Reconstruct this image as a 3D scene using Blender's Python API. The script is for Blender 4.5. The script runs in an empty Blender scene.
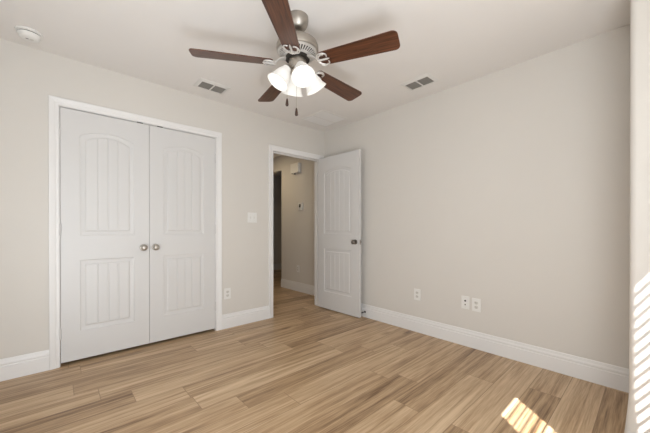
import bpy, bmesh, math, random
from mathutils import Vector, Matrix
PI = math.pi
S = bpy.context.scene
COL = S.collection
random.seed(7)

# ------------------------------------------------------------------ camera
H = 2.44                                     # ceiling height
cam_d = bpy.data.cameras.new('camera')
cam = bpy.data.objects.new('camera', cam_d)
COL.objects.link(cam)
YAW, PIT = 0.73572, -0.00336
cam.location = (-2.8235, -3.1282, 1.0901)
fw = Vector((math.sin(YAW) * math.cos(PIT), math.cos(YAW) * math.cos(PIT), math.sin(PIT)))
cam.rotation_euler = fw.to_track_quat('-Z', 'Y').to_euler()
cam_d.sensor_width = 36
cam_d.lens = 298.22 / 650 * 36
cam_d.shift_y = 12.6 / 650
cam_d.clip_start = 0.02
S.camera = cam

# ------------------------------------------------------------------ world, sun, daylight and fill lamps, exposure
w = bpy.data.worlds.new('world')
S.world = w
w.use_nodes = True
nt = w.node_tree
sky = nt.nodes.new('ShaderNodeTexSky')
sky.sky_type = 'HOSEK_WILKIE'
sky.sun_direction = (-0.44, -0.5, 0.75)
nt.links.new(sky.outputs[0], nt.nodes['Background'].inputs[0])
nt.nodes['Background'].inputs[1].default_value = 0.9


def lamp(name, kind, loc, direction, energy, color, **kw):
    d = bpy.data.lights.new(name, kind)
    d.energy = energy
    d.color = color
    for k, v in kw.items():
        setattr(d, k, v)
    o = bpy.data.objects.new(name, d)
    COL.objects.link(o)
    o.location = loc
    o.rotation_euler = Vector(direction).to_track_quat('-Z', 'Y').to_euler()
    return o


lamp('sun', 'SUN', (-4, -6, 6), (0.87, 1.0, -1.5), 12.5, (1, 0.99, 0.97), angle=0.006)
# area lamp standing in for daylight of the windows behind the camera
lamp('daylight_front', 'AREA', (-2.62, -3.70, 1.2), (0, 1, 0.16), 19, (0.925, 1.0, 1.065), shape='RECTANGLE', size=1.3, size_y=1.5)
# added lamp near the floor, stands in for sunlight bounced at the ceiling
lamp('floor_bounce_fill', 'AREA', (-2.72, -3.30, 0.06), (0.1, 0.55, 1), 31, (0.95, 1.0, 1.05), shape='RECTANGLE', size=1.15, size_y=0.7)
lamp('fill_left', 'AREA', (-3.3, -1.35, 1.25), (1, 0.1, 0.2), 6, (0.93, 1.0, 1.06), shape='RECTANGLE', size=1.6, size_y=1.5)  # added fill lamp in front of the solid left wall, no window there
# hallway ceiling lamp, out of sight beyond the doorway
lamp('hall_light', 'AREA', (-0.45, 1.45, 2.41), (0, 0, -1), 4.2, (1, 0.80, 0.52), shape='DISK', size=0.3)

vs = S.view_settings
vs.view_transform = 'Standard'
vs.look = 'None'
vs.gamma = 1
vs.use_curve_mapping = False
vs.exposure = 0.56


# ------------------------------------------------------------------ materials
def lin(c):
    return tuple(((v / 255) / 12.92 if v / 255 <= 0.04045 else ((v / 255 + 0.055) / 1.055) ** 2.4) for v in c) + (1,)


def mat(name, rgb, rough=0.5, metal=0.0, noise=0.0, nscale=40, bump=0.0, bscale=300, spec=0.5):
    m = bpy.data.materials.new(name)
    m.use_nodes = True
    t = m.node_tree
    b = t.nodes['Principled BSDF']
    b.inputs['Roughness'].default_value = rough
    b.inputs['Metallic'].default_value = metal
    b.inputs['Specular IOR Level'].default_value = spec
    tc = t.nodes.new('ShaderNodeTexCoord')
    c = lin(rgb)
    n = t.nodes.new('ShaderNodeTexNoise')
    n.inputs['Scale'].default_value = nscale
    n.inputs['Detail'].default_value = 3
    t.links.new(tc.outputs['Object'], n.inputs['Vector'])
    mx = t.nodes.new('ShaderNodeMix')
    mx.data_type = 'RGBA'
    mx.inputs['A'].default_value = tuple(v * (1 - noise) for v in c[:3]) + (1,)
    mx.inputs['B'].default_value = tuple(min(1, v * (1 + noise)) for v in c[:3]) + (1,)
    t.links.new(n.outputs['Fac'], mx.inputs['Factor'])
    t.links.new(mx.outputs['Result'], b.inputs['Base Color'])
    if bump:
        n2 = t.nodes.new('ShaderNodeTexNoise')
        n2.inputs['Scale'].default_value = bscale
        t.links.new(tc.outputs['Object'], n2.inputs['Vector'])
        bp = t.nodes.new('ShaderNodeBump')
        bp.inputs['Strength'].default_value = bump
        bp.inputs['Distance'].default_value = 0.002
        t.links.new(n2.outputs['Fac'], bp.inputs['Height'])
        t.links.new(bp.outputs['Normal'], b.inputs['Normal'])
    return m


M = {}
M['wall'] = mat('greige_wall_paint', (216, 211, 204), 0.75, noise=0.015, nscale=3, bump=0.08, bscale=120, spec=0.25)
M['ceiling'] = mat('ceiling_paint', (231, 227, 223), 0.85, noise=0.015, nscale=3, bump=0.1, bscale=90, spec=0.2)
M['trim'] = mat('white_trim_paint', (232, 230, 228), 0.35, noise=0.01, nscale=6)
M['door'] = mat('white_door_paint', (213, 211, 209), 0.4, noise=0.01, nscale=6, bump=0.03, bscale=400)
M['plastic'] = mat('white_plastic', (232, 230, 226), 0.4, noise=0.01)
M['plastic_grey'] = mat('offwhite_plastic', (214, 210, 203), 0.45, noise=0.01)
M['vent'] = mat('white_enamel_metal', (222, 219, 214), 0.45, noise=0.01)
M['dark'] = mat('dark_void', (62, 60, 57), 0.9, noise=0.05)
M['vent_dark'] = mat('grey_duct_metal', (132, 128, 122), 0.8, noise=0.05)
M['slot'] = mat('dark_slot', (70, 66, 62), 0.8, noise=0.05)
M['screen'] = mat('grey_display', (95, 98, 98), 0.3, noise=0.03)
M['nickel'] = mat('brushed_nickel', (178, 171, 162), 0.42, 1.0, noise=0.06, nscale=90)
M['nickel_dark'] = mat('satin_nickel_dark', (128, 122, 115), 0.28, 1.0, noise=0.08, nscale=90)
M['nickel_white'] = mat('pale_nickel', (206, 202, 197), 0.38, 0.45, noise=0.04, nscale=60)
M['dark_metal'] = mat('dark_steel', (72, 68, 64), 0.45, 0.8, noise=0.06)
M['pendant'] = mat('walnut_pendant', (58, 36, 26), 0.4, noise=0.1)
M['blind'] = mat('white_blind_slat', (236, 233, 228), 0.5, noise=0.01)


def wood_blade():
    m = bpy.data.materials.new('cherry_blade_wood')
    m.use_nodes = True
    t = m.node_tree
    b = t.nodes['Principled BSDF']
    tc = t.nodes.new('ShaderNodeTexCoord')
    mp = t.nodes.new('ShaderNodeMapping')
    mp.inputs['Scale'].default_value = (2.5, 40, 40)
    t.links.new(tc.outputs['Object'], mp.inputs['Vector'])
    n = t.nodes.new('ShaderNodeTexNoise')
    n.inputs['Scale'].default_value = 2.2
    n.inputs['Detail'].default_value = 6
    n.inputs['Distortion'].default_value = 0.6
    t.links.new(mp.outputs[0], n.inputs['Vector'])
    r = t.nodes.new('ShaderNodeValToRGB')
    r.color_ramp.elements[0].position = 0.3
    r.color_ramp.elements[0].color = lin((52, 29, 19))
    r.color_ramp.elements[1].position = 0.72
    r.color_ramp.elements[1].color = lin((106, 66, 45))
    t.links.new(n.outputs['Fac'], r.inputs[0])
    t.links.new(r.outputs[0], b.inputs['Base Color'])
    b.inputs['Roughness'].default_value = 0.3
    b.inputs['Specular IOR Level'].default_value = 0.45
    return m


M['blade'] = wood_blade()


def plank_floor():
    m = bpy.data.materials.new('oak_plank_floor')
    m.use_nodes = True
    t = m.node_tree
    L = t.links.new
    b = t.nodes['Principled BSDF']

    def N(kind, **kw):
        n = t.nodes.new(kind)
        for k, v in kw.items():
            setattr(n, k, v)
        return n

    def math_(op, a, bb=None, c=None):
        n = N('ShaderNodeMath', operation=op)
        for i, v in enumerate((a, bb, c)):
            if v is None:
                continue
            if isinstance(v, (int, float)):
                n.inputs[i].default_value = v
            else:
                L(v, n.inputs[i])
        return n.outputs[0]
    tc = N('ShaderNodeTexCoord')
    sp = N('ShaderNodeSeparateXYZ')
    L(tc.outputs['Object'], sp.inputs[0])
    X, Y = sp.outputs[0], sp.outputs[1]
    W, LEN = 0.178, 1.22
    row = math_('DIVIDE', math_('ADD', Y, 0.06), W)
    rid = math_('FLOOR', row)
    wn = N('ShaderNodeTexWhiteNoise', noise_dimensions='1D')
    L(rid, wn.inputs['W'])
    xo = math_('ADD', math_('DIVIDE', X, LEN), math_('MULTIPLY', wn.outputs['Value'], 7.3))
    cid = math_('FLOOR', xo)
    cv = N('ShaderNodeCombineXYZ')
    L(rid, cv.inputs[0])
    L(cid, cv.inputs[1])
    w2 = N('ShaderNodeTexWhiteNoise', noise_dimensions='2D')
    L(cv.outputs[0], w2.inputs['Vector'])
    pid = w2.outputs['Value']
    # grain coordinates: stretched along the plank, shifted per plank
    g = N('ShaderNodeCombineXYZ')
    L(math_('ADD', X, math_('MULTIPLY', pid, 31.0)), g.inputs[0])
    L(math_('ADD', Y, math_('MULTIPLY', pid, 17.0)), g.inputs[1])
    mp = N('ShaderNodeMapping')
    mp.inputs['Scale'].default_value = (0.55, 15, 1)
    L(g.outputs[0], mp.inputs['Vector'])
    n1 = N('ShaderNodeTexNoise')
    n1.inputs['Scale'].default_value = 1.5
    n1.inputs['Detail'].default_value = 8
    n1.inputs['Distortion'].default_value = 1.3
    L(mp.outputs[0], n1.inputs['Vector'])
    mp2 = N('ShaderNodeMapping')
    mp2.inputs['Scale'].default_value = (7, 170, 1)
    L(g.outputs[0], mp2.inputs['Vector'])
    n2 = N('ShaderNodeTexNoise')
    n2.inputs['Scale'].default_value = 1.0
    n2.inputs['Detail'].default_value = 4
    L(mp2.outputs[0], n2.inputs['Vector'])
    # small knots
    vo = N('ShaderNodeTexVoronoi')
    mp3 = N('ShaderNodeMapping')
    mp3.inputs['Scale'].default_value = (1.3, 3.2, 1)
    L(g.outputs[0], mp3.inputs['Vector'])
    L(mp3.outputs[0], vo.inputs['Vector'])
    vo.inputs['Scale'].default_value = 1.0
    kn = N('ShaderNodeMapRange')
    kn.inputs['From Min'].default_value = 0.0
    kn.inputs['From Max'].default_value = 0.14
    kn.inputs['To Min'].default_value = 0.22
    kn.inputs['To Max'].default_value = 0.0
    L(vo.outputs['Distance'], kn.inputs['Value'])
    grain = math_('ADD', math_('MULTIPLY', n1.outputs['Fac'], 0.68), math_('MULTIPLY', n2.outputs['Fac'], 0.34))
    tone = math_('ADD', grain, math_('MULTIPLY', math_('SUBTRACT', pid, 0.5), 0.17))
    tone = math_('SUBTRACT', tone, kn.outputs[0])
    r = N('ShaderNodeValToRGB')
    e = r.color_ramp.elements
    e[0].position, e[0].color = 0.31, lin((118, 89, 61))
    e[1].position, e[1].color = 0.71, lin((220, 193, 159))
    k = r.color_ramp.elements.new(0.5)
    k.color = lin((185, 154, 119))
    L(tone, r.inputs[0])
    # seams
    fy = math_('FRACT', row)
    fx = math_('FRACT', xo)
    ey = math_('MULTIPLY', math_('MINIMUM', fy, math_('SUBTRACT', 1.0, fy)), W)
    ex = math_('MULTIPLY', math_('MINIMUM', fx, math_('SUBTRACT', 1.0, fx)), LEN)
    ed = math_('MINIMUM', ey, ex)
    sm = N('ShaderNodeMapRange')
    sm.inputs['From Min'].default_value = 0.0006
    sm.inputs['From Max'].default_value = 0.0022
    L(ed, sm.inputs['Value'])
    mx = N('ShaderNodeMix', data_type='RGBA')
    mx.inputs['A'].default_value = lin((140, 111, 82))
    L(sm.outputs[0], mx.inputs['Factor'])
    L(r.outputs[0], mx.inputs['B'])
    L(mx.outputs['Result'], b.inputs['Base Color'])
    bp = N('ShaderNodeBump')
    bp.inputs['Strength'].default_value = 0.25
    bp.inputs['Distance'].default_value = 0.001
    L(math_('ADD', sm.outputs[0], math_('MULTIPLY', n2.outputs['Fac'], 0.25)), bp.inputs['Height'])
    L(bp.outputs['Normal'], b.inputs['Normal'])
    b.inputs['Roughness'].default_value = 0.36
    b.inputs['Specular IOR Level'].default_value = 0.4
    return m


M['floor'] = plank_floor()


def glow(name, rgb, strength, trans=True):
    m = bpy.data.materials.new(name)
    m.use_nodes = True
    t = m.node_tree
    b = t.nodes['Principled BSDF']
    b.inputs['Base Color'].default_value = lin((226, 224, 220))
    b.inputs['Roughness'].default_value = 0.35
    n = t.nodes.new('ShaderNodeTexNoise')
    n.inputs['Scale'].default_value = 18
    r = t.nodes.new('ShaderNodeMapRange')
    r.inputs['To Min'].default_value = strength * 0.85
    r.inputs['To Max'].default_value = strength * 1.15
    t.links.new(n.outputs['Fac'], r.inputs['Value'])
    t.links.new(r.outputs[0], b.inputs['Emission Strength'])
    b.inputs['Emission Color'].default_value = lin(rgb)
    return m


M['shade'] = glow('lit_frosted_glass', (255, 249, 240), 0.16)
M['bulb'] = glow('lit_bulb', (255, 250, 242), 1.5)


# ------------------------------------------------------------------ mesh helpers
class MB:
    def __init__(self):
        self.b = bmesh.new()

    def face(self, pts):
        try:
            return self.b.faces.new([self.b.verts.new(p) for p in pts])
        except ValueError:
            return None

    def box(self, x0, x1, y0, y1, z0, z1, bev=0.0, seg=2):
        n = len(self.b.verts)
        v = [self.b.verts.new((x, y, z)) for x in (x0, x1) for y in (y0, y1) for z in (z0, z1)]
        fs = [self.b.faces.new([v[i] for i in q]) for q in ((0, 1, 3, 2), (4, 6, 7, 5), (0, 4, 5, 1), (2, 3, 7, 6), (0, 2, 6, 4), (1, 5, 7, 3))]
        if bev:
            es = list({e for f in fs for e in f.edges})
            bmesh.ops.bevel(self.b, geom=es, offset=bev, segments=seg, profile=0.6, affect='EDGES')
        return self

    def loft(self, loops, closed_loop=True, cap=True, smooth=False):
        rows = [[self.b.verts.new(p) for p in lp] for lp in loops]
        n = len(rows[0])
        for a, c in zip(rows, rows[1:]):
            for i in range(n if closed_loop else n - 1):
                j = (i + 1) % n
                f = self.b.faces.new((a[i], a[j], c[j], c[i]))
                f.smooth = smooth
        if cap:
            self.b.faces.new(rows[0][::-1])
            self.b.faces.new(rows[-1])
        return self

    def lathe(self, prof, seg=40, mtx=None, cap=True, smooth=True):
        mtx = mtx or Matrix.Identity(4)
        loops = [[mtx @ Vector((r * math.cos(2 * PI * i / seg), r * math.sin(2 * PI * i / seg), z)) for i in range(seg)] for r, z in prof]
        return self.loft(loops, True, cap, smooth)

    def tube(self, pts, r, seg=10, smooth=True):
        pts = [Vector(p) for p in pts]
        rr = r if isinstance(r, (list, tuple)) else [r] * len(pts)
        loops = []
        for i, p in enumerate(pts):
            d = (pts[min(i + 1, len(pts) - 1)] - pts[max(i - 1, 0)]).normalized()
            up = Vector((0, 0, 1)) if abs(d.z) < 0.9 else Vector((1, 0, 0))
            a = d.cross(up).normalized()
            c = a.cross(d)
            loops.append([p + (a * math.cos(2 * PI * k / seg) + c * math.sin(2 * PI * k / seg)) * rr[i] for k in range(seg)])
        return self.loft(loops, True, True, smooth)

    def prism(self, poly, z0, z1):
        return self.loft([[(x, y, z0) for x, y in poly], [(x, y, z1) for x, y in poly]])

    def build(self, name, material, parent=None, loc=(0, 0, 0), rot=(0, 0, 0), sharp=40):
        bmesh.ops.recalc_face_normals(self.b, faces=self.b.faces)
        me = bpy.data.meshes.new(name)
        self.b.to_mesh(me)
        self.b.free()
        me.materials.append(material)
        if any(p.use_smooth for p in me.polygons):
            me.set_sharp_from_angle(angle=math.radians(sharp))
        o = bpy.data.objects.new(name, me)
        COL.objects.link(o)
        o.location = loc
        o.rotation_euler = rot
        if parent:
            o.parent = parent
        return o


def tag(o, label, cat=None, group=None, kind=None):
    o['label'] = label
    if cat:
        o['category'] = cat
    if group:
        o['group'] = group
    if kind:
        o['kind'] = kind
    return o


def empty(name, loc, rot=(0, 0, 0)):
    o = bpy.data.objects.new(name, None)
    COL.objects.link(o)
    o.empty_display_size = 0.05
    o.location = loc
    o.rotation_euler = rot
    return o


def struct(o, label, cat):
    return tag(o, label, cat, None, 'structure')


def copy_tree(o, parent=None):
    c = o.copy()
    COL.objects.link(c)
    c.parent = parent
    for ch in o.children:
        copy_tree(ch, c)
    return c


# ------------------------------------------------------------------ room shell
XL, YN, YW, NX = -3.36, -3.041, -3.86, -0.62     # left wall, nook wall, window wall, nook face
CX0, CX1, DH = -2.795, -1.560, 2.046             # closet opening
DX0, DX1 = -0.845, -0.088                        # doorway opening
WT = 0.115                                       # partition thickness
HX = 0.29                                        # hallway right wall

m = MB()
m.box(XL - 0.2, 3.2, YW - 0.2, 4.2, -0.08, 0)
struct(m.build('floor', M['floor']), 'light oak plank floor running from the bedroom into the hallway', 'floor')
m = MB()
m.box(XL - 0.2, 3.2, YW - 0.2, 4.2, H, H + 0.1)
struct(m.build('ceiling', M['ceiling']), 'flat greige ceiling carrying the fan and vents', 'ceiling')

m = MB()
J = 0.018                                        # jamb board
m.box(XL, CX0 - J, 0, WT, 0, H)
m.box(CX0 - J, CX1 + J, 0, WT, DH + J, H)
m.box(CX1 + J, DX0 - J, 0, WT, 0, H)
m.box(DX0 - J, DX1 + J, 0, WT, DH + J, H)
m.box(DX1 + J, HX + 0.12, 0, WT, 0, H)
struct(m.build('wall_back', M['wall']), 'greige wall with the closet and the doorway in it', 'wall')
m = MB()
m.box(0, 0.12, YN - 0.05, 0, 0, H)
struct(m.build('wall_right', M['wall']), 'long plain greige wall on the right with three cover plates', 'wall')
m = MB()
m.box(XL - 0.12, XL, YW, WT, 0, H)
struct(m.build('wall_left', M['wall']), 'greige wall on the left side of the room', 'wall')

# near wall block with a rounded drywall corner
R = 0.028
arc = [(NX + R - R * math.sin(a), YN - R + R * math.cos(a)) for a in [i * PI / 2 / 10 for i in range(11)]]
m = MB()
poly = [(0.12, YN)] + arc + [(NX, YW), (0.12, YW)]


def foot(f):                                      # the corner bead flares out a little towards the floor
    return [(x - (f if x < NX + R else 0), y + (f if y > YN - R else 0)) for x, y in poly]


m.loft([[(x, y, z) for x, y in foot(f)] for z, f in ((0, 0.018), (0.06, 0.013), (0.12, 0.008), (0.20, 0.002), (0.26, 0), (H, 0))], smooth=True)
struct(m.build('wall_near', M['wall'], sharp=25), 'near wall end with a rounded corner striped by sunlight at the right edge', 'wall')

# window wall behind the camera: two openings
WZ0, WZ1 = 0.62, 2.205
WIN = [(-2.18, -1.780), (-1.442, -0.80)]
m = MB()
xs = [XL - 0.12, WIN[0][0], WIN[0][1], WIN[1][0], WIN[1][1], 0.12]
for i in range(5):
    if i in (1, 3):
        m.box(xs[i], xs[i + 1], YW - 0.14, YW, 0, WZ0)
        m.box(xs[i], xs[i + 1], YW - 0.14, YW, WZ1, H)
    else:
        m.box(xs[i], xs[i + 1], YW - 0.14, YW, 0, H)
struct(m.build('wall_front', M['wall']), 'window wall behind the camera', 'wall')
for k, (a, b) in enumerate(WIN):
    m = MB()
    f = 0.03
    y0, y1 = YW - 0.135, YW - 0.10
    m.box(a, a + 0.012, y0, y1, WZ0, WZ1)
    m.box(b - 0.012, b, y0, y1, WZ0, WZ1)
    m.box(a + 0.012, b - 0.012, y0, y1, WZ0, WZ0 + f)
    m.box(a + 0.012, b - 0.012, y0, y1, WZ1 - 0.012, WZ1)
    struct(m.build('window_%d' % (k + 1), M['trim']), ['narrow white window frame behind the camera', 'wide white window frame behind the camera'][k], 'window')
    bl = empty('window_blind', ((a + b) / 2, YW - 0.045, 0))
    tag(bl, ['narrow white slatted blind in the window behind the camera', 'wide white slatted blind in the window behind the camera'][k], 'blind', 'blinds in the windows')
    m = MB()
    hw = (b - a) / 2 - 0.003
    m.box(-hw, hw, -0.022, 0.022, 2.096, WZ1 - 0.002, 0.003)
    m.build('headrail', M['blind'], bl)
    m = MB()
    m.box(-hw, hw, -0.012, 0.012, WZ0 + 0.004, WZ0 + 0.02, 0.002)
    m.build('bottom_rail', M['blind'], bl)
    first = None
    z = 2.068
    while z > WZ0 + 0.04:
        if first is None:
            m = MB()
            n = 6
            up = [(-0.028 + 0.056 * i / n, 0.003 * (1 - (2 * i / n - 1) ** 2)) for i in range(n + 1)]
            prof = [(y, q + 0.0014) for y, q in up] + [(y, q - 0.0014) for y, q in up[::-1]]
            m.loft([[(sx, y, q) for y, q in prof] for sx in (-hw, hw)])
            first = m.build('slat', M['blind'], bl, (0, 0, z), (math.radians((-47.5, -42.5)[k]), 0, 0))
        else:
            c = first.copy()
            COL.objects.link(c)
            c.parent = bl
            c.location.z = z
        z -= 0.0615

# closet shell
m = MB()
m.box(-3.1, -2.98, WT, 0.75, 0, H)
m.box(-1.38, -1.26, WT, 0.75, 0, H)
m.box(-3.1, -1.26, 0.75, 0.85, 0, H)
struct(m.build('wall_closet', M['wall']), 'inner walls of the closet behind its double doors', 'wall')

# hallway
m = MB()
OY0, OY1, OZ = 1.515, 2.45, 2.16
m.box(HX, HX + 0.12, WT, OY0, 0, H)
m.box(HX, HX + 0.12, OY0, OY1, OZ, H)
m.box(HX, HX + 0.12, OY1, 3.52, 0, H)
struct(m.build('wall_hall_right', M['wall']), 'hallway wall beyond the doorway with the chime and thermostat', 'wall')
m = MB()
m.box(-1.26, 3.1, 3.52, 3.64, 0, H)
struct(m.build('wall_hall_end', M['wall']), 'dark far wall seen through the hallway opening', 'wall')
m = MB()
m.box(-1.26, -1.14, 0.85, 3.52, 0, H)
m.box(-1.26, -1.14, WT, 0.85, 0, H)
struct(m.build('wall_hall_left', M['wall']), 'hidden left wall of the hallway', 'wall')
m = MB()
m.box(2.98, 3.1, 0.6, 3.52, 0, H)
m.box(HX + 0.12, 2.98, 0.6, 0.72, 0, H)
struct(m.build('wall_side_room', M['wall']), 'hidden walls of the side room off the hallway', 'wall')

# ------------------------------------------------------------------ baseboards
BB = [(0, 0), (0.0145, 0), (0.0145, 0.102), (0.0105, 0.106), (0.0100, 0.112), (0.0130, 0.116), (0.0125, 0.124), (0.0080, 0.134), (0.0070, 0.144), (0.0055, 0.152), (0.0, 0.155)]


def baseboard(name, path, label, smooth=False):
    """path in plan, room on its LEFT side"""
    P = [Vector(p) for p in path]
    loops = []
    for i, p in enumerate(P):
        ds = []
        if i > 0:
            ds.append((P[i] - P[i - 1]).normalized())
        if i < len(P) - 1:
            ds.append((P[i + 1] - P[i]).normalized())
        ns = [Vector((-d.y, d.x)) for d in ds]
        n = sum(ns, Vector((0, 0))).normalized()
        k = 1 / n.dot(ns[0])
        loops.append([(p.x + n.x * b * k, p.y + n.y * b * k, z) for b, z in BB])
    mm = MB()
    mm.loft(loops, smooth=smooth)
    return struct(mm.build(name, M['trim'], sharp=20), label, 'baseboard')


CW = 0.060                                       # casing width
RV = 0.004                                       # reveal
baseboard('baseboard_left', [(XL, 0), (XL, YW)], 'white baseboard along the left wall')
baseboard('baseboard_back_closet', [(CX0 - RV - CW, 0), (XL + 0.0145, 0)], 'white baseboard left of the closet casing')
baseboard('baseboard_back', [(DX0 - RV - CW, 0), (CX1 + RV + CW, 0)], 'short white baseboard between the closet and the doorway')
baseboard('baseboard_right', [(0, YN), (0, -0.0005)], 'long white baseboard along the right wall')
baseboard('baseboard_hall', [(HX, WT), (HX, OY0), ], 'white baseboard on the hallway wall below the thermostat')
baseboard('baseboard_hall_end', [(3.0, 3.52), (-1.1, 3.52)], 'pale baseboard on the dark far wall of the hallway')


# ------------------------------------------------------------------ door casings and jambs
CP = [(0, 0), (0, 0.008), (0.004, 0.011), (0.014, 0.0115), (0.020, 0.0105), (0.026, 0.0135), (0.040, 0.0155), (0.050, 0.0175), (0.058, 0.0175), (CW, 0.014), (CW, 0)]


def casing(name, x0, x1, zt, ywall, sgn, label, depth):
    e = empty(name, ((x0 + x1) / 2, ywall, 0))
    ox = (x0 + x1) / 2
    struct(e, label, 'door trim')
    a0, a1, at = x0 - RV - ox, x1 + RV - ox, zt + RV
    st = []
    for kind in range(4):
        lp = []
        for a, b in CP:
            x = a0 - a if kind < 2 else a1 + a
            z = 0.0 if kind in (0, 3) else at + a
            lp.append((x, sgn * b, z))
        st.append(lp)
    # three mitred boards
    for i, nm in enumerate(('side_casing', 'head_casing', 'side_casing')):
        mm = MB()
        mm.loft([st[i], st[i + 1]])
        mm.build(nm, M['trim'], e)
    for xx in (x0 - J, x1):
        mm = MB()
        mm.box(xx - ox, xx + J - ox, 0, depth, 0, zt + J, 0.001)
        mm.build('jamb', M['trim'], e)
    mm = MB()
    mm.box(x0 - ox, x1 - ox, 0, depth, zt, zt + J, 0.001)
    mm.build('head_jamb', M['trim'], e)
    return e


casing('trim_1', CX0, CX1, DH, 0, -1, 'white casing framing the double closet doors', WT)
dc = casing('trim_2', DX0, DX1, DH - 0.01, 0, -1, 'white casing framing the open hallway doorway', WT)
ox = (DX0 + DX1) / 2
for a, b in ((DX0, DX0 + 0.011), (DX1 - 0.011, DX1)):
    m = MB()
    m.box(a - ox, b - ox, 0.040, 0.075, 0, DH - 0.011, 0.002)
    m.build('door_stop_strip', M['trim'], dc)
m = MB()
m.box(DX0 - ox + 0.011, DX1 - ox - 0.011, 0.040, 0.075, DH - 0.021, DH - 0.010, 0.002)
m.build('head_stop_strip', M['trim'], dc)


# ------------------------------------------------------------------ doors
STEPS = [(0, 0), (0.0025, 0.0042), (0.012, 0.0058), (0.024, 0.0066), (0.031, 0.0070), (0.0335, 0.0066), (0.041, 0.0022), (0.046, 0.0016)]


def door_side(mb, w, h, side, y_at, panels, planks):
    """one moulded face of a two-panel arched plank door"""
    def P(u, d, z):
        return (u, y_at + d, z) if side > 0 else (w - u, y_at - d, z)
    u0, u1 = panels[0][0], panels[0][1]
    fl = mb.face
    fl([P(0, 0, 0), P(u0, 0, 0), P(u0, 0, h), P(0, 0, h)])
    fl([P(u1, 0, 0), P(w, 0, 0), P(w, 0, h), P(u1, 0, h)])
    # field samples with grooves
    D = STEPS[-1][0]
    W = u1 - u0
    wf = W - 2 * D
    ts = [(0.0, 0), (1.0, 0)]
    for k in range(1, planks):
        c = k / planks
        for off, g in ((-0.0055, 0), (-0.0015, 0.0027), (0.0015, 0.0027), (0.0055, 0)):
            ts.append((c + off / wf, g))
    for k in range(planks):
        for q in (0.25, 0.5, 0.75):
            ts.append(((k + q) / planks, 0))
    ts.sort()
    zb = 0
    for idx, (a, b, z0, z1, rise) in enumerate(panels):
        def top(t):
            return rise * (1 - abs(2 * t - 1) ** 2.3)
        fl([P(u0, 0, zb), P(u1, 0, zb), P(u1, 0, z0), P(u0, 0, z0)])
        loops = []
        for k, (d, dep) in enumerate(STEPS):
            lp = []
            last = k == len(STEPS) - 1
            for t, g in ts:
                lp.append(P(a + d + t * (W - 2 * d), dep + (g if last else 0), z0 + d))
            for t, g in ts[::-1]:
                lp.append(P(a + d + t * (W - 2 * d), dep + (g if last else 0), z1 - d + top(t)))
            loops.append(lp)
        rows = [[mb.b.verts.new(p) for p in lp] for lp in loops]
        n = len(rows[0])
        for r0, r1 in zip(rows, rows[1:]):
            for i in range(n):
                j = (i + 1) % n
                mb.b.faces.new((r0[i], r0[j], r1[j], r1[i]))
        r = rows[-1]
        q = len(ts)
        for i in range(q - 1):
            mb.b.faces.new((r[i], r[i + 1], r[n - 2 - i], r[n - 1 - i]))
        nxt = panels[idx + 1][2] if idx + 1 < len(panels) else h
        if rise == 0:
            zb = z1
        else:
            for (t0, _), (t1, _) in zip(ts, ts[1:]):
                fl([P(a + t0 * W, 0, z1 + top(t0)), P(a + t1 * W, 0, z1 + top(t1)), P(a + t1 * W, 0, nxt), P(a + t0 * W, 0, nxt)])
            zb = nxt


def make_door(name, w, h, label, planks, margin, loc, rotz, th=0.035):
    """local: x across from 0 to w, front face at y=0 (towards -y), thickness to +y"""
    mb = MB()
    pn = [(margin, w - margin, 0.230, 0.804, 0.0), (margin, w - margin, 1.003, 1.815, 0.048)]
    door_side(mb, w, h, 1, 0, pn, planks)
    door_side(mb, w, h, -1, th, pn, planks)
    for q in (((0, 0, 0), (0, th, 0), (0, th, h), (0, 0, h)), ((w, 0, 0), (w, 0, h), (w, th, h), (w, th, 0)),
              ((0, 0, 0), (w, 0, 0), (w, th, 0), (0, th, 0)), ((0, 0, h), (0, th, h), (w, th, h), (w, 0, h))):
        mb.face(q)
    bmesh.ops.remove_doubles(mb.b, verts=mb.b.verts, dist=0.00002)
    o = mb.build(name, M['door'], None, loc, (0, 0, rotz))
    return struct(o, label, 'door')


def knob(parent, u, z, y, sgn, material):
    """round passage knob, axis along local y; sgn -1 front, +1 back"""
    m = MB()
    mt = Matrix.Translation((u, y, z)) @ Matrix.Rotation(PI / 2 if sgn < 0 else -PI / 2, 4, 'X')
    m.lathe([(0.0305, 0.0), (0.0305, 0.004), (0.028, 0.007), (0.014, 0.009)], 32, mt)
    o = m.build('rosette', material, parent)
    m = MB()
    m.lathe([(0.0105, 0.0095), (0.0105, 0.022), (0.016, 0.028), (0.0245, 0.035), (0.0265, 0.043), (0.0255, 0.050), (0.020, 0.056), (0.010, 0.0585), (0.0005, 0.059)], 32, mt)
    k = m.build('door_knob', material, parent)
    return k


def hinge(parent, u, z, y, material, leaf=True):
    m = MB()
    m.tube([(u, y, z - 0.044), (u, y, z + 0.044)], 0.0062, 12)
    m.tube([(u, y, z + 0.0441), (u, y, z + 0.049)], [0.0045, 0.003], 12)
    m.tube([(u, y, z - 0.049), (u, y, z - 0.0441)], [0.003, 0.0045], 12)
    return m.build('hinge', material, parent)


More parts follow.
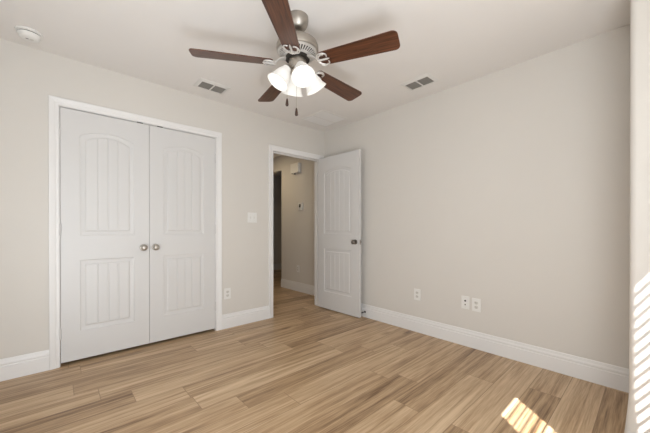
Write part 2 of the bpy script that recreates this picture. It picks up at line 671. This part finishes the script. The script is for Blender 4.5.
GAP = 0.003
cw = (CX1 - CX0 - 3 * GAP) / 2
DB = 0.026
d1 = make_door('door_1', cw, 2.0135, 'left white closet door with arched plank panels', 4, 0.118, (CX0 + GAP, 0.001, DB), 0)
d2 = make_door('door_2', cw, 2.0135, 'right white closet door with arched plank panels', 4, 0.118, (CX0 + 2 * GAP + cw, 0.001, DB), 0)
knob(d1, cw - 0.047, 0.913 - DB, -0.0002, -1, M['nickel'])
knob(d2, 0.047, 0.913 - DB, -0.0002, -1, M['nickel'])
for d, u, cu in ((d1, -0.0015, cw - 0.095), (d2, cw + 0.0015, 0.065)):
    for z in (0.26, 1.08, 1.83):
        hinge(d, u, z - DB, -0.0068, M['door'])
    m = MB()
    m.box(cu, cu + 0.045, -0.007, 0.020, 2.0136, 2.0196)
    tag(m.build('ball_catch', M['slot'], d), 'dark metal catch on top of the closet door')

# open bedroom door: pivot at the right jamb, swung 91 degrees into the room
DW = 0.742
ANG = 91.0
pv = Vector((DX1 - 0.002, -0.008, 0.012))
# closed: door runs from the pivot towards -x; local x=0 is the hinge end, front (local -y) is the hallway side
# rotating local +x from direction 180deg to 180+ANG deg
rz = math.radians(180 + ANG)
ddir = Vector((math.cos(rz), math.sin(rz), 0))
nrm = Vector((math.cos(rz - PI / 2), math.sin(rz - PI / 2), 0))     # towards the camera side
d3 = make_door('door_3', DW, 2.024, 'open white bedroom door with arched plank panels beside the right wall', 5, 0.125, tuple(pv + nrm * 0.043 + ddir * 0.003), rz)
knob(d3, DW - 0.062, 0.922 - 0.012, -0.0002, -1, M['nickel_dark'])
knob(d3, DW - 0.062, 0.922 - 0.012, 0.0352, 1, M['nickel_dark'])
for z in (0.25, 1.05, 1.83):
    hinge(d3, -0.003, z - 0.012, 0.043, M['nickel'])
m = MB()
m.box(DW + 0.0002, DW + 0.002, 0.006, 0.029, 0.881, 0.939, 0.0005)
lp = m.build('latch_plate', M['nickel'], d3)
m = MB()
m.box(DW + 0.0021, DW + 0.008, 0.011, 0.024, 0.903, 0.919, 0.002)
m.build('latch_bolt', M['nickel_dark'], lp)
for zz in (0.889, 0.932):
    m = MB()
    m.lathe([(0.004, 0), (0.003, 0.001)], 12, Matrix.Translation((DW + 0.0021, 0.0175, zz)) @ Matrix.Rotation(PI / 2, 4, 'Y'))
    m.build('screw', M['dark_metal'], lp)


# ------------------------------------------------------------------ wall plates (local: x across, y out of wall towards -y, z up)
def plate(name, wd, ht, loc, rz, label, cat, group=None, material=None):
    e = empty(name, loc, (0, 0, rz))
    tag(e, label, cat, group)
    m = MB()
    m.box(-wd / 2, wd / 2, -0.006, 0, -ht / 2, ht / 2, 0.0025, 3)
    m.build('cover_plate', material or M['plastic'], e)
    return e


def screw(e, x, z, y=-0.006):
    m = MB()
    m.lathe([(0.0032, 0), (0.0026, 0.0009)], 12, Matrix.Translation((x, y, z)) @ Matrix.Rotation(PI / 2, 4, 'X'))
    m.build('screw', M['plastic_grey'], e)


def outlet(loc, rz, label):
    e = plate('wall_outlet', 0.074, 0.118, loc, rz, label, 'outlet', 'wall outlets')
    for dz in (0.0195, -0.0195):
        m = MB()
        pts = []
        for i in range(24):
            a = 2 * PI * i / 24
            pts.append((0.0172 * math.cos(a), max(-0.0135, min(0.0135, 0.0172 * math.sin(a)))))
        m.loft([[(x, -0.006, z + dz) for x, z in pts], [(x, -0.0082, z + dz) for x, z in pts]])
        r = m.build('receptacle', M['plastic_grey'], e)
        for sx, hh in ((-0.0065, 0.0045), (0.0065, 0.0035)):
            m = MB()
            m.box(sx - 0.0013, sx + 0.0013, -0.0086, -0.0082, dz - hh + 0.002, dz + hh + 0.002)
            m.build('slot', M['slot'], r)
        m = MB()
        m.lathe([(0.0026, 0), (0.0024, 0.0004)], 12, Matrix.Translation((0, -0.0082, dz - 0.008)) @ Matrix.Rotation(PI / 2, 4, 'X'))
        m.build('ground_hole', M['slot'], r)
    screw(e, 0, 0)
    return e


RB = PI / 2                                       # local -y to world... see below
# wall_back faces -y: rotation 0.  wall_right faces -x: local -y -> world -x  =>  rotate by -90 deg
outlet((-1.430, 0, 0.376), 0, 'white outlet low on the wall between closet and doorway')
outlet((0, -1.457, 0.392), -PI / 2, 'lone white outlet on the right wall nearest the open door')
outlet((0, -2.050, 0.395), -PI / 2, 'white outlet on the right wall beside the dark-holed jack plate')
outlet((HX, 1.000, 0.388), -PI / 2, 'white outlet on the hallway wall above its baseboard')
e = plate('jack_plate', 0.072, 0.118, (0, -1.953, 0.400), -PI / 2, 'white jack plate with two dark ports left of an outlet', 'wall plate')
m = MB()
m.lathe([(0.0085, 0), (0.0085, 0.003), (0.0050, 0.004), (0.0048, 0.009)], 16, Matrix.Translation((0, -0.006, 0.017)) @ Matrix.Rotation(PI / 2, 4, 'X'))
m.build('coax_port', M['dark_metal'], e)
m = MB()
m.box(-0.0075, 0.0075, -0.0075, -0.006, -0.026, -0.011, 0.0006)
pj = m.build('phone_port', M['plastic_grey'], e)
m = MB()
m.box(-0.005, 0.005, -0.0079, -0.0075, -0.0235, -0.0135)
m.build('port_opening', M['slot'], pj)
for z in (0.048, -0.048):
    screw(e, 0, z)
e = plate('light_switch', 0.117, 0.116, (-1.131, 0, 1.212), 0, 'white double light switch between closet and doorway', 'light switch')
for x in (-0.023, 0.023):
    m = MB()
    m.box(x - 0.0052, x + 0.0052, -0.0072, -0.006, -0.0125, 0.0125, 0.0005)
    t = m.build('toggle_collar', M['plastic_grey'], e)
    m = MB()
    m.loft([[(x - 0.004, -0.0072, 0.008), (x + 0.004, -0.0072, 0.008), (x + 0.004, -0.0072, -0.008), (x - 0.004, -0.0072, -0.008)],
            [(x - 0.003, -0.018, 0.013), (x + 0.003, -0.018, 0.013), (x + 0.003, -0.016, 0.007), (x - 0.003, -0.016, 0.007)]])
    m.build('toggle', M['plastic'], t)
    for z in (0.030, -0.030):
        screw(e, x, z)

# hallway: thermostat and door chime
e = empty('thermostat', (HX, 0.915, 1.462), (0, 0, -PI / 2))
tag(e, 'small white thermostat with a dark display on the hallway wall', 'thermostat')
m = MB()
m.box(-0.062, 0.062, -0.006, 0, -0.066, 0.066, 0.003)
m.build('backplate', M['plastic_grey'], e)
m = MB()
m.box(-0.056, 0.056, -0.027, -0.006, -0.060, 0.060, 0.005, 3)
b = m.build('body', M['plastic'], e)
m = MB()
m.box(-0.030, 0.022, -0.0278, -0.0268, -0.022, 0.036, 0.0003)
m.build('display', M['slot'], b)
for x in (-0.028, 0.0, 0.028):
    m = MB()
    m.box(x - 0.008, x + 0.008, -0.029, -0.0268, -0.048, -0.040, 0.0008)
    m.build('button', M['plastic_grey'], b)
e = empty('door_chime', (HX, 1.035, 2.122), (0, 0, -PI / 2))
tag(e, 'white box door chime high on the hallway wall', 'door chime')
m = MB()
m.box(-0.115, 0.115, -0.008, 0, -0.088, 0.088, 0.002)
m.build('backplate', M['plastic_grey'], e)
m = MB()
m.box(-0.110, 0.110, -0.062, -0.008, -0.083, 0.083, 0.006, 3)
m.build('cover', M['plastic'], e)
m = MB()
m.tube([(-0.02, -0.03, -0.105), (-0.02, -0.03, -0.0835)], 0.010, 14)
m.build('chime_tube', M['dark_metal'], e)

# door stop on the right baseboard
e = empty('door_stop', (-0.0143, -0.755, 0.066))
tag(e, 'small dark door stop screwed into the right baseboard behind the open door', 'door stop')
MX = Matrix.Rotation(-PI / 2, 4, 'Y')
m = MB()
m.lathe([(0.013, 0), (0.013, 0.003), (0.007, 0.006)], 20, MX)
m.build('base', M['dark_metal'], e)
m = MB()
m.lathe([(0.0048, 0.006), (0.0048, 0.048)], 14, MX)
m.build('rod', M['dark_metal'], e)
m = MB()
m.lathe([(0.0048, 0.048), (0.0085, 0.0485), (0.0085, 0.058), (0.006, 0.060)], 16, MX)
m.build('bumper', M['slot'], e)


# ------------------------------------------------------------------ ceiling fittings
def register(loc, rz, label, f):
    e = empty('ceiling_vent', loc, (0, 0, rz))
    tag(e, label, 'vent', 'supply vents in the ceiling')
    L, W2 = 0.142, 0.100
    l, ww = 0.114, 0.066
    m = MB()
    outer = [(-L, -W2), (L, -W2), (L, W2), (-L, W2)]
    mid = [(-l - 0.004, -ww - 0.004), (l + 0.004, -ww - 0.004), (l + 0.004, ww + 0.004), (-l - 0.004, ww + 0.004)]
    inn = [(-l, -ww), (l, -ww), (l, ww), (-l, ww)]
    m.loft([[(x, y, 0) for x, y in outer], [(x, y, -0.003) for x, y in outer], [(x, y, -0.012) for x, y in mid], [(x, y, -0.012) for x, y in inn], [(x, y, -0.0012) for x, y in inn]], cap=False)
    m.box(-0.006, 0.006, -ww, ww, -0.0115, -0.0016)
    m.build('frame', M['vent'], e)
    m = MB()
    m.box(-l, l, -ww, ww, -0.0012, -0.0004)
    m.build('duct_opening', M['dark'], e)
    for sx in (-1, 1):
        a, b = (0.0065, l - 0.001) if sx > 0 else (-l + 0.001, -0.0065)
        for k in range(6):
            y = -ww + 0.011 + k * 0.022
            m = MB()
            m.loft([[(x, y + f * 0.006, -0.0105), (x, y + f * 0.0052, -0.0110), (x, y - f * 0.0062, -0.0024), (x, y - f * 0.0054, -0.0019)] for x in (a, b)])
            m.build('louver', M['vent_dark'], e)
    return e


register((-1.709, -0.291, H), 0, 'small white ceiling vent above the closet', 1)
register((-0.318, -1.664, H), PI / 2, 'small white ceiling vent near the right wall', -1)

e = empty('return_grille', (-0.352, -0.388, H))
tag(e, 'large square white return air grille in the ceiling corner above the doorway', 'vent')
L = 0.204
m = MB()
o_, n_, i_ = L, L - 0.014, L - 0.022
sq = lambda s: [(-s, -s), (s, -s), (s, s), (-s, s)]
m.loft([[(x, y, 0) for x, y in sq(o_)], [(x, y, -0.003) for x, y in sq(o_)], [(x, y, -0.008) for x, y in sq(n_)], [(x, y, -0.008) for x, y in sq(i_)], [(x, y, -0.001) for x, y in sq(i_)]], cap=False)
m.box(-i_, i_, -0.005, 0.005, -0.0078, -0.0015)
m.build('frame', M['vent'], e)
m = MB()
m.box(-i_, i_, -i_, i_, -0.001, -0.0004)
m.build('filter', M['trim'], e)
for s in (-1, 1):
    for k in range(13):
        y = s * (0.012 + k * 0.0133)
        m = MB()
        m.loft([[(x, y + 0.0060, -0.0068), (x, y + 0.0058, -0.0074), (x, y - 0.0062, -0.0052), (x, y - 0.0060, -0.0046)] for x in (-i_, i_)])
        m.build('louver', M['trim'], e)

e = empty('smoke_detector', (-2.952, -0.232, H))
tag(e, 'round white smoke detector on the ceiling near the left wall', 'smoke detector')
m = MB()
m.lathe([(0.070, 0), (0.0715, -0.004), (0.0700, -0.011), (0.060, -0.013)], 48)
m.build('base', M['plastic'], e)
m = MB()
m.lathe([(0.0555, -0.0131), (0.0555, -0.018)], 40)
tag(m.build('sensor_gap', M['slot'], e), 'dark ring gap')
m = MB()
m.lathe([(0.059, -0.0181), (0.0600, -0.022), (0.056, -0.036), (0.047, -0.044), (0.030, -0.0475), (0.0005, -0.048)], 48)
cv = m.build('cover', M['plastic'], e)
m = MB()
m.lathe([(0.011, -0.0472), (0.011, -0.0492), (0.008, -0.0498)], 20, Matrix.Translation((0.012, -0.004, 0)))
m.build('test_button', M['plastic_grey'], cv)
m = MB()
m.box(-0.018, -0.004, -0.006, -0.001, -0.0494, -0.0474)
m.build('sounder_slot', M['slot'], cv)

# ------------------------------------------------------------------ ceiling fan
FX, FY = -1.667, -1.588
BZ = 2.138
fan = empty('ceiling_fan', (FX, FY, H))
tag(fan, 'nickel ceiling fan with five cherry blades and four lit frosted shades', 'ceiling fan')


def F(z):
    return z - H


m = MB()
m.lathe([(0.070, F(2.44)), (0.0705, F(2.420)), (0.068, F(2.402)), (0.060, F(2.382)), (0.048, F(2.366)), (0.034, F(2.358)), (0.013, F(2.357))], 40)
m.build('canopy', M['nickel'], fan)
m = MB()
m.lathe([(0.0125, F(2.3568)), (0.0125, F(2.318)), (0.024, F(2.316)), (0.026, F(2.303))], 24)
m.build('downrod', M['nickel_dark'], fan)
m = MB()
m.lathe([(0.022, F(2.3028)), (0.062, F(2.300)), (0.102, F(2.290)), (0.125, F(2.273)), (0.1335, F(2.252)), (0.1345, F(2.230)), (0.131, F(2.219)), (0.124, F(2.215)), (0.06, F(2.215))], 56)
mot = m.build('motor_housing', M['nickel'], fan)
m = MB()
m.lathe([(0.070, F(2.2148)), (0.112, F(2.2148)), (0.070, F(2.186))], 48)
tag(m.build('motor_core', M['dark'], fan), 'dark motor interior behind the slots')
# slotted ring: two rims and ribs
m = MB()
m.lathe([(0.1255, F(2.2145)), (0.1275, F(2.211)), (0.117, F(2.2035)), (0.113, F(2.207))], 56, cap=False)
m.lathe([(0.086, F(2.194)), (0.088, F(2.1895)), (0.074, F(2.1825)), (0.070, F(2.186))], 56, cap=False)
for k in range(40):
    a = 2 * PI * k / 40
    ca, sa = math.cos(a), math.sin(a)
    def pt(r, z, t):
        return (r * ca - t * sa, r * sa + t * ca, F(z))
    tw = 0.0042
    m.loft([[pt(0.119, 2.2045, -tw), pt(0.119, 2.2045, tw), pt(0.117, 2.208, tw), pt(0.117, 2.208, -tw)],
            [pt(0.083, 2.1875, -tw * 0.8), pt(0.083, 2.1875, tw * 0.8), pt(0.081, 2.191, tw * 0.8), pt(0.081, 2.191, -tw * 0.8)]])
m.build('vent_ring', M['nickel_white'], fan)
m = MB()
m.lathe([(0.074, F(2.1824)), (0.078, F(2.180)), (0.078, F(2.170)), (0.056, F(2.168))], 40)
m.build('flywheel', M['dark_metal'], fan)
m = MB()
m.lathe([(0.0535, F(2.1678)), (0.0555, F(2.160)), (0.0550, F(2.118)), (0.050, F(2.106)), (0.040, F(2.101))], 40)
m.build('switch_housing', M['nickel'], fan)
m = MB()
m.lathe([(0.0395, F(2.1008)), (0.046, F(2.094)), (0.044, F(2.078)), (0.030, F(2.064)), (0.012, F(2.058)), (0.008, F(2.050)), (0.0005, F(2.047))], 36)
m.build('light_fitter', M['nickel'], fan)

PH = 294.0
PITCH = math.radians(12)
RT = 0.642
for k in range(5):
    ang = math.radians(PH + 72 * k)
    mt = Matrix.Rotation(ang, 4, 'Z') @ Matrix.Translation((0, 0, F(BZ)))
    tilt = Matrix.Rotation(-PITCH, 4, 'X')
    # blade outline in (r, t)
    n = 10
    r0, r1, w0, w1, cr = 0.158, RT, 0.052, 0.068, 0.032
    up = [(r0, w0 - 0.014), (r0 + 0.014, w0)]
    for i in range(n + 1):
        a = PI / 2 - PI / 2 * i / n
        up.append((r1 - cr + cr * math.cos(a), w1 - cr + cr * math.sin(a)))
    out = up + [(r, -t) for r, t in up[::-1]]
    m = MB()
    m.loft([[Vector((r, t, 0.003)) for r, t in out], [Vector((r, t, -0.003)) for r, t in out]])
    bl = m.build('blade', M['blade'], fan)
    bl.matrix_local = mt @ tilt
    # blade iron under the blade: arm plus an open scrolled fork
    m = MB()
    zb = -0.006
    T = tilt
    def tp(r, t, z=zb):
        return tilt @ Vector((r, t, z))
    arm = [(0.070, 0, F(2.174) - F(BZ)), (0.095, 0, F(2.166) - F(BZ)), (0.114, 0, 0.024), (0.130, 0, 0.008), (0.142, 0, -0.003), (0.156, 0, -0.007)]
    loops = []
    for (r, t, z), hw in zip(arm, (0.016, 0.015, 0.012, 0.010, 0.011, 0.014)):
        loops.append([(r, -hw, z - 0.003), (r, hw, z - 0.003), (r, hw, z + 0.003), (r, -hw, z + 0.003)])
    m.loft(loops)
    for s in (-1, 1):
        crv = []
        for i in range(15):
            q = i / 14
            a = -PI * 0.5 + q * PI * 1.25
            crv.append(tp(0.172 + 0.026 * math.sin(a) * 0.9 + 0.020 * q, s * (0.026 + 0.024 * math.cos(a) * 0.9 + 0.006 * q), -0.0085))
        m.tube([tp(0.140, s * 0.006, -0.0085)] + crv, 0.0040, 8)
        m.tube([tp(0.142, s * 0.008, -0.0085), tp(0.164, s * 0.032, -0.0085), tp(0.188, s * 0.044, -0.0085), tp(0.212, s * 0.038, -0.0085)], [0.006, 0.005, 0.005, 0.003], 8)
        m.lathe([(0.0055, -0.0145), (0.006, -0.011), (0.004, -0.0055)], 12, tilt @ Matrix.Translation((0.192, s * 0.042, 0)))
    m.tube([tp(0.146, 0, -0.0085), tp(0.175, 0, -0.0085), tp(0.204, 0, -0.0085), tp(0.222, 0, -0.0085)], [0.010, 0.006, 0.007, 0.003], 8)
    br = m.build('blade_iron', M['nickel_white'], fan)
    br.matrix_local = mt
    mi = mt.inverted()

# light kit
vcam = Vector((cam.location.x - FX, cam.location.y - FY))
a0 = math.atan2(vcam.y, vcam.x) + math.radians(16)
TILT = math.radians(31)
for k in range(4):
    a = a0 + k * PI / 2
    base = Matrix.Rotation(a, 4, 'Z')
    # shade axis points outwards and down
    mt = base @ Matrix.Translation((0.062, 0, F(2.112))) @ Matrix.Rotation(PI - TILT, 4, 'Y')
    m = MB()
    m.tube([base @ Vector((0.036, 0, F(2.090))), base @ Vector((0.050, 0, F(2.118))), base @ Vector((0.063, 0, F(2.113)))], 0.009, 10)
    m.lathe([(0.020, -0.006), (0.024, 0.0), (0.024, 0.020), (0.018, 0.0215)], 24, mt)
    arm = m.build('lamp_arm', M['nickel'], fan)
    m = MB()
    prof = [(0.0255, 0.010), (0.027, 0.022), (0.036, 0.036), (0.0445, 0.055), (0.050, 0.078), (0.056, 0.100), (0.0645, 0.118), (0.0690, 0.124)]
    prof = [(r * 1.06, z * 1.04) for r, z in prof]
    inner = [(r - 0.003, z) for r, z in prof[::-1]]
    m.lathe(prof + inner, 40, mt, cap=False)
    sh = m.build('lamp_shade', M['shade'], fan)
    m = MB()
    m.lathe([(0.012, 0.022), (0.013, 0.040), (0.020, 0.055), (0.0265, 0.072), (0.027, 0.082), (0.022, 0.096), (0.012, 0.104), (0.0005, 0.106)], 24, mt)
    m.build('bulb', M['bulb'], sh)

for (dx, dy, z1, nm) in ((-0.066, -0.012, 1.868, 0), (-0.006, -0.012, 1.806, 1)):
    rx, ry = math.cos(YAW), -math.sin(YAW)
    px, py = rx * dx + math.sin(YAW) * dy, ry * dx + math.cos(YAW) * dy
    m = MB()
    m.tube([(px, py, F(2.075)), (px, py, F(z1 + 0.05))], 0.0011, 6)
    ch = m.build('pull_chain', M['nickel'], fan)
    m = MB()
    m.lathe([(0.002, F(z1 + 0.050)), (0.006, F(z1 + 0.044)), (0.0095, F(z1 + 0.018)), (0.0105, F(z1 + 0.008)), (0.007, F(z1 + 0.001)), (0.0005, F(z1))], 16, Matrix.Translation((px, py, 0)))
    m.build('pendant', M['pendant'], ch)
